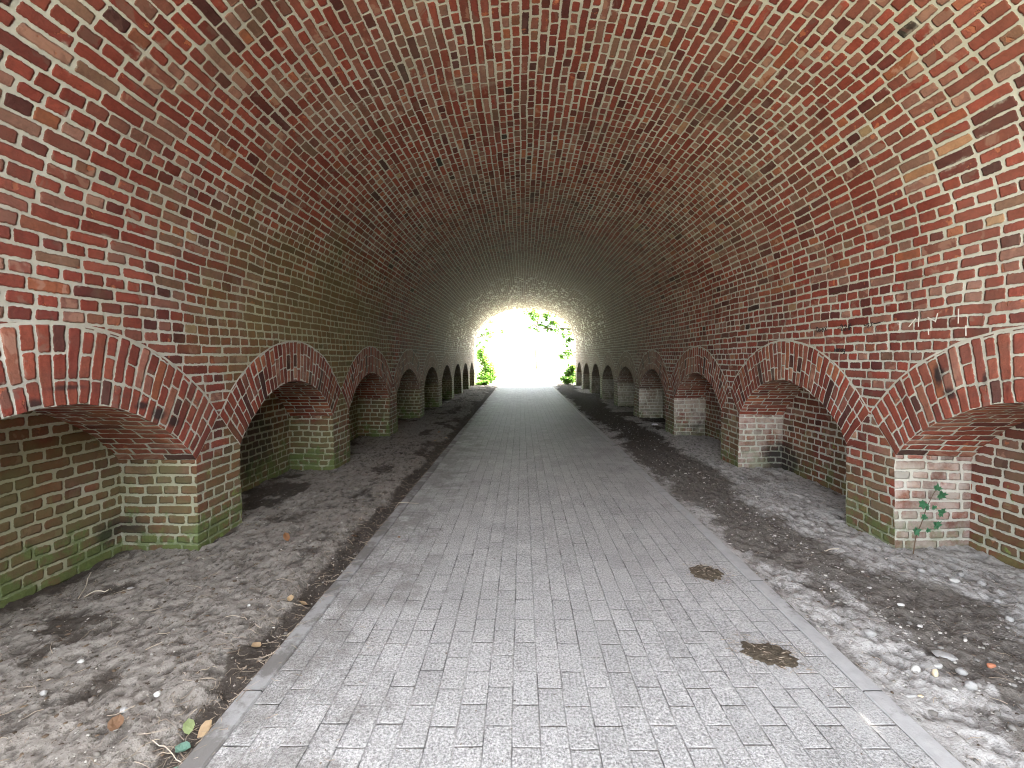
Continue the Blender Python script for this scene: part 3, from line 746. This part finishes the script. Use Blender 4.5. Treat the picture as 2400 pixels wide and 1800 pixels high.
# straws lying across the kerbs -------------------------------------
def straw(p, q, r, label, zlift=0.018, name='dry_stalk', mat=None):
    (x0, y0), (x1, y1) = gp(*p), gp(*q)
    V, F = [], []
    for k in range(7):
        s = k / 6; x, y = x0 + (x1 - x0) * s, y0 + (y1 - y0) * s + 0.01 * math.sin(s * 5)
        z = floor_z(x, y) + zlift
        for a in range(5): V.append((x + 0.0, y + r * math.cos(a * 1.2566), z + r * math.sin(a * 1.2566)))
    for k in range(6):
        for a in range(5): F.append([k * 5 + a, k * 5 + (a + 1) % 5, (k + 1) * 5 + (a + 1) % 5, (k + 1) * 5 + a])
    tag(mesh_obj(name, np.array(V), F, mat or M_STRAW), label, 'stalk')
M_STRAW = T('pale straw').finish((0.50, 0.44, 0.35), 0.7)
straw((852, 1090), (905, 1090), 0.0028, 'pale straw lying across the left kerb')
straw((170, 1318), (200, 1255), 0.004, 'thin curved twig sticking up at the foot of the left niche', 0.05)
straw((183, 1306), (238, 1290), 0.003, 'thin straight twig at the foot of the left niche', 0.03)
straw((330, 1600), (395, 1622), 0.0016, 'pale stalk on the dark soil below the yellow leaf clump at the front left kerb', 0.014)
straw((1780, 1210), (1810, 1200), 0.0035, 'bent twig on the soil beside the second right pier', 0.05)

# larger stones -----------------------------------------------------
def stone_mesh(sx, sy, sz, seed, sub=3):
    bm = bmesh.new(); bmesh.ops.create_icosphere(bm, subdivisions=sub, radius=1.0)
    for v in bm.verts:
        n = float(fbm(v.co.x * 1.3 + seed * 9, v.co.y * 1.3, v.co.z * 1.3, 3))
        v.co *= 1 + 0.42 * n
        v.co.x *= sx; v.co.y *= sy; v.co.z *= sz
    me = bpy.data.meshes.new('stone'); bm.to_mesh(me); bm.free()
    me.polygons.foreach_set('use_smooth', np.ones(len(me.polygons), bool))
    return me
def rock_mat(name, a, b):
    t = T(name); p = t.pos(); n = t.noise(p, 70.0, 5.0, 0.65)
    return t.finish(t.mix(n, a, b), 0.75, n, 0.004, 0.8)
MR = {'white': rock_mat('white stone', (0.30, 0.29, 0.265), (0.58, 0.57, 0.54)), 'grey': rock_mat('grey stone', (0.20, 0.195, 0.185), (0.42, 0.41, 0.39)),
      'cream': rock_mat('cream stone', (0.45, 0.35, 0.22), (0.66, 0.56, 0.40)), 'brick': rock_mat('brick crumb', (0.30, 0.10, 0.05), (0.48, 0.21, 0.12))}
def stone(px, py, s, col, label, asp=(1, .75, .6), rot=0.0, group=None, name='stone'):
    x, y = gp(px, py)
    me = stone_mesh(s * asp[0], s * asp[1], s * asp[2], px * 0.37); me.materials.append(MR[col])
    o = bpy.data.objects.new(name, me); COL.objects.link(o)
    o.location = (x, y, floor_z(x, y) + s * asp[2] * 0.45); o.rotation_euler = (0, 0, rot)
    return tag(o, label, 'stone', group)
def zr(x, y): return (1900 + x / 4.424) * 0.92167, (1350 + y / 4.424) * 0.92167
stone(*zr(1090, 975), 0.025, 'white', 'rounded whitish stone, left of three pale stones in the front right verge', rot=0.3)
stone(*zr(1320, 930), 0.022, 'white', 'brightest white oval stone in the front right verge', (1, .6, .5), 0.1)
stone(*zr(1290, 1045), 0.018, 'cream', 'upright cream coloured stone below two white ones in the right verge', (.7, .6, 1.1))
stone(*zr(1390, 830), 0.042, 'grey', 'largest flat pointed grey stone in the front right verge', (1.1, .75, .25), -0.6)
stone(*zr(1870, 945), 0.015, 'brick', 'small orange red brick crumb near the right edge of the front verge', (1.3, .7, .7), name='brick_crumb')
stone(*zr(1040, 1235), 0.017, 'grey', 'flat grey oval pebble nearest the right kerb', (1.4, .6, .4))
stone(*zr(1140, 1208), 0.011, 'cream', 'small tan pebble next to a flat grey one near the right kerb', (1.3, .7, .6))
stone(*zr(615, 625), 0.026, 'grey', 'round grey stone bedded in the soil a hand from the right kerb', (1, .9, .6))
stone(*zr(1660, 1190), 0.024, 'grey', 'lumpy grey stone nearest the front of the right verge', (1, .8, .7))
stone(*zr(1560, 1010), 0.022, 'grey', 'dirty grey stone right of the cream upright one', (1, .8, .7))
stone(*zr(935, 320), 0.017, 'white', 'white pebble on the edge between dark soil and pale sand on the right', (1.2, .7, .5))
stone(*zr(610, 125), 0.014, 'white', 'white pebble farther back in the dark soil of the right verge', (1.2, .7, .5))
stone(*zr(1135, 520), 0.012, 'white', 'small white pebble in the middle of the front right verge', (1.2, .8, .6))
stone(*zr(1490, 85), 0.024, 'white', 'pale stone in front of the pier with the seedling', (1.3, .8, .5))
for k, (px, py) in enumerate(((2030, 1225), (2075, 1240), (2120, 1262), (2155, 1300), (1990, 1240), (2180, 1340), (1925, 1225))):
    stone(px, py, 0.016 + 0.004 * (k % 3), 'grey', 'grey clod on the pale sand in front of the nearest right niche', (1, .8, .7), k * .7, 'clods below the nearest right niche')
def zl(x, y): return (x / 3.16) * 0.92167, (1250 + y / 3.16) * 0.92167
stone(*zl(1165, 1222), 0.015, 'white', 'angular white stone in the front of the left verge', (1, .9, .8))
stone(*zl(600, 992), 0.014, 'white', 'small white stone in the middle of the left verge', (1, .8, .6))
stone(*zl(965, 427), 0.016, 'grey', 'pale grey stone near the left pier', (1.2, .8, .6))
stone(*zl(325, 1248), 0.014, 'grey', 'pale grey stone near the left picture edge', (1, .8, .7))
stone(*zl(920, 1355), 0.015, 'grey', 'grey pebble on smooth sand in the front left verge', (1, .8, .7))
stone(*zl(370, 1100), 0.018, 'cream', 'yellowish flake of stone in the left verge', (1.2, .6, .5))
stone(*zl(1845, 560), 0.010, 'white', 'small pale pebble on smooth sand by the dark left kerb strip', (1, .8, .7))

# a scrap of white litter far down on the right
M_PAPER = rock_mat('white plastic', (0.65, 0.66, 0.68), (0.80, 0.81, 0.83))
def litter():
    x, y = gp(1415, 920)
    me = stone_mesh(0.07, 0.05, 0.02, 3.3); me.materials.append(M_PAPER)
    o = bpy.data.objects.new('litter_scrap', me); COL.objects.link(o); o.location = (x, y, floor_z(x, y) + 0.02)
    tag(o, 'scrap of white plastic litter beside the fourth right pier', 'litter')
litter()

# droppings on the path ---------------------------------------------
def dung_mat():
    t = T('dried dung'); p = t.pos(); n = t.noise(p, 38.0, 6.0, 0.75); q = t.noise(t.vscale(p, (1.0, 2.6, 1.0)), 70.0, 3.0, 0.7, 1.0)
    c = t.mix(n, (0.022, 0.016, 0.011), (0.150, 0.118, 0.080))
    c = t.mix(t.ss(q, 0.60, 0.72) * 0.8, c, (0.34, 0.27, 0.17))
    return t.finish(c, 0.95, n * 0.02 + q * 0.01, 1.0, 1.0)
M_DUNG = dung_mat()
def dung(px, py, rx, ry, rot, label, seed, hgt=0.022):
    cx, cy = gp(px, py); V, F = [], []
    na, nr = 110, 26
    for i in range(nr + 1):
        for j in range(na):
            a = j / na * 2 * math.pi; k = i / nr
            e = 1 + 0.40 * float(fbm(math.cos(a) * 1.6 + seed, math.sin(a) * 1.6, 1.0, 3)) + 0.30 * float(fbm(math.cos(a) * 6 + seed, math.sin(a) * 6, 3.0, 3))
            x, y = math.cos(a) * rx * k * e, math.sin(a) * ry * k * e
            x, y = x * math.cos(rot) - y * math.sin(rot), x * math.sin(rot) + y * math.cos(rot)
            lum = 0.55 + 0.9 * float(fbm((cx + x) * 22, (cy + y) * 22, seed, 4))
            z = hgt * (1 - k ** 4) * max(lum, 0.08) + float(path_h(cx + x, cy + y)) + 0.0045 - 0.012 * (k ** 12)
            V.append((x, y, z))
    for i in range(nr):
        for j in range(na): F.append([i * na + j, i * na + (j + 1) % na, (i + 1) * na + (j + 1) % na, (i + 1) * na + j])
    o = mesh_obj('dung_patch', np.array(V), F, M_DUNG, smooth=True); o.location = (cx, cy, 0)
    tag(o, label, 'droppings')
    v2, f2 = [], []
    r = random.Random(seed)
    for i in range(130):
        a, k = r.random() * 6.28, r.random() ** 0.6 * 1.55
        x, y = math.cos(a) * rx * k, math.sin(a) * ry * k; x, y = x * math.cos(rot) - y * math.sin(rot), x * math.sin(rot) + y * math.cos(rot)
        le = 0.012 + 0.028 * r.random(); b = r.random() * 6.28; z = float(path_h(cx + x, cy + y)) + 0.006 + (hgt * (1 - min(k, 1) ** 4) * 0.8)
        dx, dy = math.cos(b) * le, math.sin(b) * le; w = 0.0011
        q = len(v2)
        v2.extend([(x - dy / le * w, y + dx / le * w, z), (x + dy / le * w, y - dx / le * w, z), (x + dx, y + dy, z + 0.004), (x, y, z + 0.003)])
        f2.extend([[q, q + 1, q + 2], [q + 1, q + 3, q + 2], [q + 3, q, q + 2], [q, q + 3, q + 1]])
    tag(mesh_obj('straw_bits', np.array(v2), f2, M_TWIG, o), kind='stuff')
dung(1527, 1238, 0.105, 0.105, -0.3, 'smaller brown trampled dung patch on the right half of the path', 3)
dung(1660, 1411, 0.140, 0.090, -0.45, 'larger brown trampled dung patch nearest the camera on the path', 8)

# seedling growing against the right pier ----------------------------
def seedling():
    k = 0.92167; dist = 3.34
    def at(px, py, dy=0.0):
        X, Y = (2100 + px / 6.911) * k, (1080 + py / 6.911) * k
        return Vector(((X - VPX) / F_PX * dist, dist + dy, CAMH - (Y - VPY) / F_PX * dist))
    base = at(345, 1490)
    root = tag(empty('sycamore_seedling', base), 'slender seedling with small lobed green leaves growing against the right pier', 'plant')
    gz = floor_z(base.x, base.y) - 0.03
    M_ST = T('seedling stem').finish((0.12, 0.08, 0.05), 0.7)
    MLF = leaf_mat('seedling leaf', (0.060, 0.200, 0.095), (0.115, 0.29, 0.155), 0.25)
    def tube(pts, r0, r1, name):
        V, F = [], []
        for i, p in enumerate(pts):
            r = r0 + (r1 - r0) * i / (len(pts) - 1)
            for a in range(6): V.append((p[0] + r * math.cos(a * 1.0472), p[1] + r * math.sin(a * 1.0472), p[2]))
        for i in range(len(pts) - 1):
            for a in range(6): F.append([i * 6 + a, i * 6 + (a + 1) % 6, (i + 1) * 6 + (a + 1) % 6, (i + 1) * 6 + a])
        mesh_obj(name, np.array(V) - np.array(base), F, M_ST, root)
    stem = [(base.x, base.y, gz)] + [at(*q) for q in ((385, 1290), (410, 1190), (470, 1060), (510, 940), (550, 790), (600, 680), (650, 570), (690, 500))]
    tube(stem, 0.0042, 0.0018, 'stem')
    leaves = [(680, 430, .100, 0.2, 0.4), (715, 540, .120, -0.3, 0.7), (410, 690, .100, 1.5, 1.35), (525, 765, .06, 0.9, 0.5), (600, 745, .065, -0.6, 0.6),
              (685, 815, .105, -1.0, 0.6), (490, 920, .070, 1.7, 1.45), (650, 1030, .105, -0.9, 0.5), (485, 1105, .065, -0.3, 0.5), (365, 1145, .105, 1.2, 0.5)]
    joints = [(670, 540), (655, 575), (560, 770), (548, 790), (556, 770), (556, 780), (515, 930), (480, 1050), (455, 1090), (420, 1170)]
    for i, ((px, py, s, roll, lean), jt) in enumerate(zip(leaves, joints)):
        c = at(px, py, -0.02 - 0.015 * (i % 3)); j = at(*jt)
        me = leaf_mesh(MAPLE, s * 0.50, 0.25, 0.0005, i); me.materials.append(MLF)
        o = bpy.data.objects.new('leaf', me); COL.objects.link(o); o.parent = root
        o.rotation_euler = (rad(90) - lean, 0, 0)
        from mathutils import Matrix
        R = Matrix.Rotation(roll, 3, 'Y') @ Matrix.Rotation(rad(90) + (lean - 0.5) * 0.9, 3, 'X')
        o.rotation_euler = R.to_euler()
        o.location = c - base - R @ Vector((0, 0.45 * s * 0.50, 0))
        tube([j, (j + c) / 2 + Vector((0, -0.006, 0.004)), c - R @ Vector((0, 0.30 * s, 0))], 0.0014, 0.0010, 'leaf_stalk')
seedling()

# ------------------------------------------------------------------ plants outside the far end
def leafcloud(n, centre_fn, size, rs):
    V = np.zeros((n * 4, 3)); 
    c = centre_fn(n, rs); a = rs.random((n, 3)) * 6.283
    d = np.stack([np.cos(a[:, 0]), np.sin(a[:, 0]), rs.normal(0, .45, n)], 1); d /= np.linalg.norm(d, axis=1)[:, None]
    up = np.stack([rs.normal(0, .5, n), rs.normal(0, .5, n), np.ones(n)], 1); s = np.cross(d, up); s /= np.linalg.norm(s, axis=1)[:, None]
    z = size * (0.6 + 0.8 * rs.random(n))[:, None]
    V[0::4] = c - d * z * .5; V[1::4] = c + s * z * .33 - up * z * 0.04; V[2::4] = c + d * z * .5; V[3::4] = c - s * z * .33 - up * z * 0.04
    i = np.arange(n) * 4
    F = np.concatenate([np.stack([i, i + 1, i + 2], 1), np.stack([i, i + 2, i + 3], 1)])
    return V, F
def foliage_mat(name, a, b, tr=0.35):
    t = T(name); r = Val(t, t.n('ShaderNodeNewGeometry').outputs['Random Per Island'])
    n = t.noise(t.pos(), 1.6, 3.0)
    c = t.mix(t.clamp(r * 0.7 + (n - 0.35) * 0.9), a, b)
    return t.finish(c, 0.5, spec=0.3, trans=(tr, t.mix(0.5, c, (0.22, 0.42, 0.05))))
MF1 = foliage_mat('shrub leaves', (0.090, 0.200, 0.030), (0.210, 0.380, 0.070), 0.50)
MF2 = foliage_mat('tree leaves', (0.045, 0.110, 0.020), (0.120, 0.240, 0.050), 0.45)
MF3 = foliage_mat('pale leaves', (0.12, 0.24, 0.08), (0.22, 0.36, 0.14), 0.5)
def bark_mat():
    t = T('bark'); p = t.pos(); n = t.noise(t.vscale(p, (1.0, 1.0, 0.25)), 18.0, 5.0, 0.7)
    return t.finish(t.mix(n, (0.055, 0.045, 0.035), (0.20, 0.17, 0.135)), 0.9, n, 0.03, 1.0)
M_BARK = bark_mat()
def limb(V, F, pts, r0, r1, m=7):
    b = len(V); pts = [Vector(p) for p in pts]
    for i, p in enumerate(pts):
        d = (pts[min(i + 1, len(pts) - 1)] - pts[max(i - 1, 0)]).normalized(); s = d.orthogonal().normalized(); q = d.cross(s)
        r = r0 + (r1 - r0) * i / (len(pts) - 1)
        for k in range(m): V.append(tuple(p + (s * math.cos(k / m * 6.283) + q * math.sin(k / m * 6.283)) * r))
    for i in range(len(pts) - 1):
        for k in range(m): F.append([b + i * m + k, b + i * m + (k + 1) % m, b + (i + 1) * m + (k + 1) % m, b + (i + 1) * m + k])
def curve(a, b, n, wob, rs, sag=0.0):
    a, b = np.array(a, float), np.array(b, float); l = np.linalg.norm(b - a)
    return [tuple(a + (b - a) * t + rs.normal(0, wob * l, 3) * math.sin(math.pi * t) + np.array([0, 0, sag * l * math.sin(math.pi * t)])) for t in np.linspace(0, 1, n)]
def plant(name, loc, label, cat, blobs, n, leaf, mat, stems, seed, group=None, trunk_r=0.02, crown='crown', trunk='stem', wexp=None, loose=0):
    """blobs: (x, y, z, rx, ry, rz) leaf clumps about the plant's foot; stems: end points of its limbs"""
    rs = np.random.default_rng(seed)
    root = tag(empty(name, loc), label, cat, group)
    if loose:                                    # break every clump up into ragged sprays
        bb = []
        for q in blobs:
            for _ in range(loose):
                k = 0.25 + 0.5 * rs.random()
                bb.append((*(np.array(q[:3]) + rs.normal(0, .62, 3) * np.array(q[3:])), q[3] * k, q[4] * k, q[5] * k * 1.1))
        blobs = bb
    bl = np.array(blobs, float); vol = (bl[:, 3] * bl[:, 4] * bl[:, 5]) ** (0.75 if wexp is None else wexp); pr = vol / vol.sum()
    def cen(n, rs):
        k = rs.choice(len(bl), n, p=pr); d = rs.normal(size=(n, 3)); d /= np.linalg.norm(d, axis=1)[:, None]
        p = bl[k, :3] + d * bl[k, 3:] * (rs.random(n) ** 0.45)[:, None]
        p[:, 2] = np.maximum(p[:, 2], 0.03); return p
    V, F = leafcloud(n, cen, leaf, rs)
    V, F = [], []
    for s in stems: limb(V, F, curve((0, 0, -0.1) if len(s) == 3 else s[3:6], s[:3], 8, 0.05, rs, 0.05), trunk_r * (1 if len(s) == 3 else 0.5), trunk_r * 0.25)
    mesh_obj(trunk, np.array(V), F, M_BARK, root, smooth=True)
    V, F = leafcloud(n, cen, leaf, rs)
    mesh_obj(crown, V, F, mat, root)
    return root
rs0 = np.random.default_rng(5)
plant('shrub', (-2.0, 24.9, 0), 'bright green leafy shrub at the left side of the far opening', 'shrub',
      [(0, 0, .40, .52, .45, .40), (.15, .2, .9, .45, .4, .45), (-.1, .3, 1.35, .36, .35, .35), (-.2, .1, 1.75, .22, .22, .25), (.35, .1, .45, .36, .3, .40)], 5200, 0.095, MF1,
      [(.1, .1, 1.4), (-.2, .2, 1.9), (.35, 0, .8), (-.3, 0, .7)], 1, wexp=0.6)
plant('shrub', (2.50, 24.75, 0), 'dark green leafy shrub at the right side of the far opening', 'shrub',
      [(0, 0, .28, .48, .4, .28), (.1, .1, .60, .34, .3, .26), (.22, 0, .90, .18, .2, .18)], 3600, 0.095, MF2, [(0, 0, .7), (.25, 0, .9), (-.3, 0, .4)], 2, wexp=0.6)
plant('fern', (-2.05, 24.0, 0), 'low fern like tuft in front of the left shrub', 'plant',
      [(0, 0, .12, .34, .3, .14), (.2, -.1, .16, .2, .2, .14)], 700, 0.10, MF1, [(.2, 0, .3), (-.2, 0, .3)], 3, crown='fronds')
plant('branching_tree', (4.3, 26.6, 0), 'tree with leafy boughs hanging over the right of the far opening', 'tree',
      [(-3.7, 0, 3.98, .34, .5, .20), (-3.2, 0, 3.85, .45, .5, .24), (-2.7, 0, 3.78, .48, .5, .28), (-3.55, .1, 3.32, .36, .4, .22), (-3.2, 0, 3.20, .36, .4, .22), (-2.9, -.1, 3.42, .36, .4, .24),
       (-2.35, 0, 3.45, .42, .4, .28), (-1.95, 0, 3.30, .36, .4, .28), (-1.75, 0, 2.80, .28, .3, .26), (-2.6, .1, 3.0, .30, .3, .18), (-1.65, 0, 2.30, .26, .2, .22), (-1.75, 0, 1.85, .30, .2, .20), (-1.9, .1, 1.5, .26, .2, .12),
       (-.8, 0, 4.6, 1.3, 1.3, .9), (.6, .3, 5.3, 1.5, 1.5, 1.1), (-1.6, 0, 1.1, .18, .2, .2)], 5600, 0.115, MF2,
      [(.3, .1, 5.2), (-3.6, 0, 4.0, .1, 0, 2.9), (-3.5, 0, 3.25, .05, 0, 2.4), (-1.7, 0, 1.9, .02, 0, 1.1), (-.8, 0, 4.8, .2, 0, 3.4), (-1.6, 0, 2.6, .05, 0, 1.8)], 4, trunk_r=0.11, trunk='trunk', wexp=0.22, loose=6)
plant('leaning_tree', (-4.4, 31.0, 0), 'pale green tree leaning in from the left beyond the far opening', 'tree',
      [(1.9, 0, 3.55, .45, .5, .35), (2.35, .1, 3.15, .65, .5, .25), (2.1, 0, 2.75, .45, .5, .22), (.3, 0, 4.6, 1.6, 1.4, 1.2), (1.5, 0, 2.4, .4, .4, .25), (-.6, 0, 3.4, 1.0, 1.0, .9), (1.6, 0, 1.6, .25, .3, .5)], 4600, 0.13, MF3,
      [(.5, 0, 4.6), (2.2, 0, 3.2, .1, 0, 2.0), (1.4, 0, 3.7, .15, 0, 2.6), (1.2, 0, 2.6, .05, 0, 1.5)], 6, trunk_r=0.13, trunk='trunk', wexp=0.3, loose=6)
for i, (x, y, h, r) in enumerate(((2.0, 62, 11, .12), (8.6, 47, 10, .25), (-9.5, 50, 10, .25), (-8.0, 64, 11, .26), (10.5, 60, 11, .26), (-15, 58, 11, .26))):
    rr = np.random.default_rng(40 + i)
    bl = [(rr.normal(0, 1.3), rr.normal(0, 1.3), h * (0.66 + 0.34 * k / 9), 1.2 + rr.random(), 1.2 + rr.random(), .8 + .5 * rr.random()) for k in range(10)]
    plant('woodland_tree', (x, y, -0.1), ('slim grey trunked tree faintly seen through the middle of the far opening' if i == 0 else 'slim pale tree washed out by daylight in the wood beyond the tunnel'), 'tree', bl, 2600, 0.26, MF3,
          [(0, 0, h * .9)] + [(b[0], b[1], b[2], 0, 0, h * .5) for b in bl[:6]], 60 + i, 'trees of the wood beyond the tunnel', r, trunk='trunk')

# ------------------------------------------------------------------ light
SUN_AZ, SUN_EL = rad(78), rad(54)
w = bpy.data.worlds.new('World'); sc.world = w; w.use_nodes = True
nt = w.node_tree; bg = nt.nodes['Background']
sky = nt.nodes.new('ShaderNodeTexSky'); sky.sky_type = 'NISHITA'; sky.sun_disc = False
sky.sun_elevation = SUN_EL; sky.sun_rotation = SUN_AZ; sky.dust_density = 4.0; sky.ozone_density = 0.6; sky.air_density = 1.0
hs = nt.nodes.new('ShaderNodeHueSaturation'); hs.inputs['Saturation'].default_value = 0.30      # thin bright cloud veils the blue
nt.links.new(sky.outputs[0], hs.inputs['Color']); nt.links.new(hs.outputs[0], bg.inputs[0]); bg.inputs[1].default_value = 0.15
sun = bpy.data.lights.new('sun', 'SUN'); sun.energy = 5.0; sun.angle = rad(0.5); sun.color = (1.0, 0.94, 0.86)
so = bpy.data.objects.new('sun', sun); COL.objects.link(so)
sd = Vector((math.sin(SUN_AZ) * math.cos(SUN_EL), math.cos(SUN_AZ) * math.cos(SUN_EL), math.sin(SUN_EL)))
so.rotation_euler = sd.to_track_quat('Z', 'Y').to_euler(); so.location = (10, 20, 30)

sc.view_settings.view_transform = 'Standard'; sc.view_settings.look = 'None'
sc.view_settings.exposure = 4.3; sc.view_settings.gamma = 1.0
c = sc.cycles
c.filter_width = 1.05
c.max_bounces = 14; c.diffuse_bounces = 10; c.glossy_bounces = 3; c.transmission_bounces = 6; c.sample_clamp_indirect = 0
c.use_denoising = True; c.caustics_reflective = False; c.caustics_refractive = False
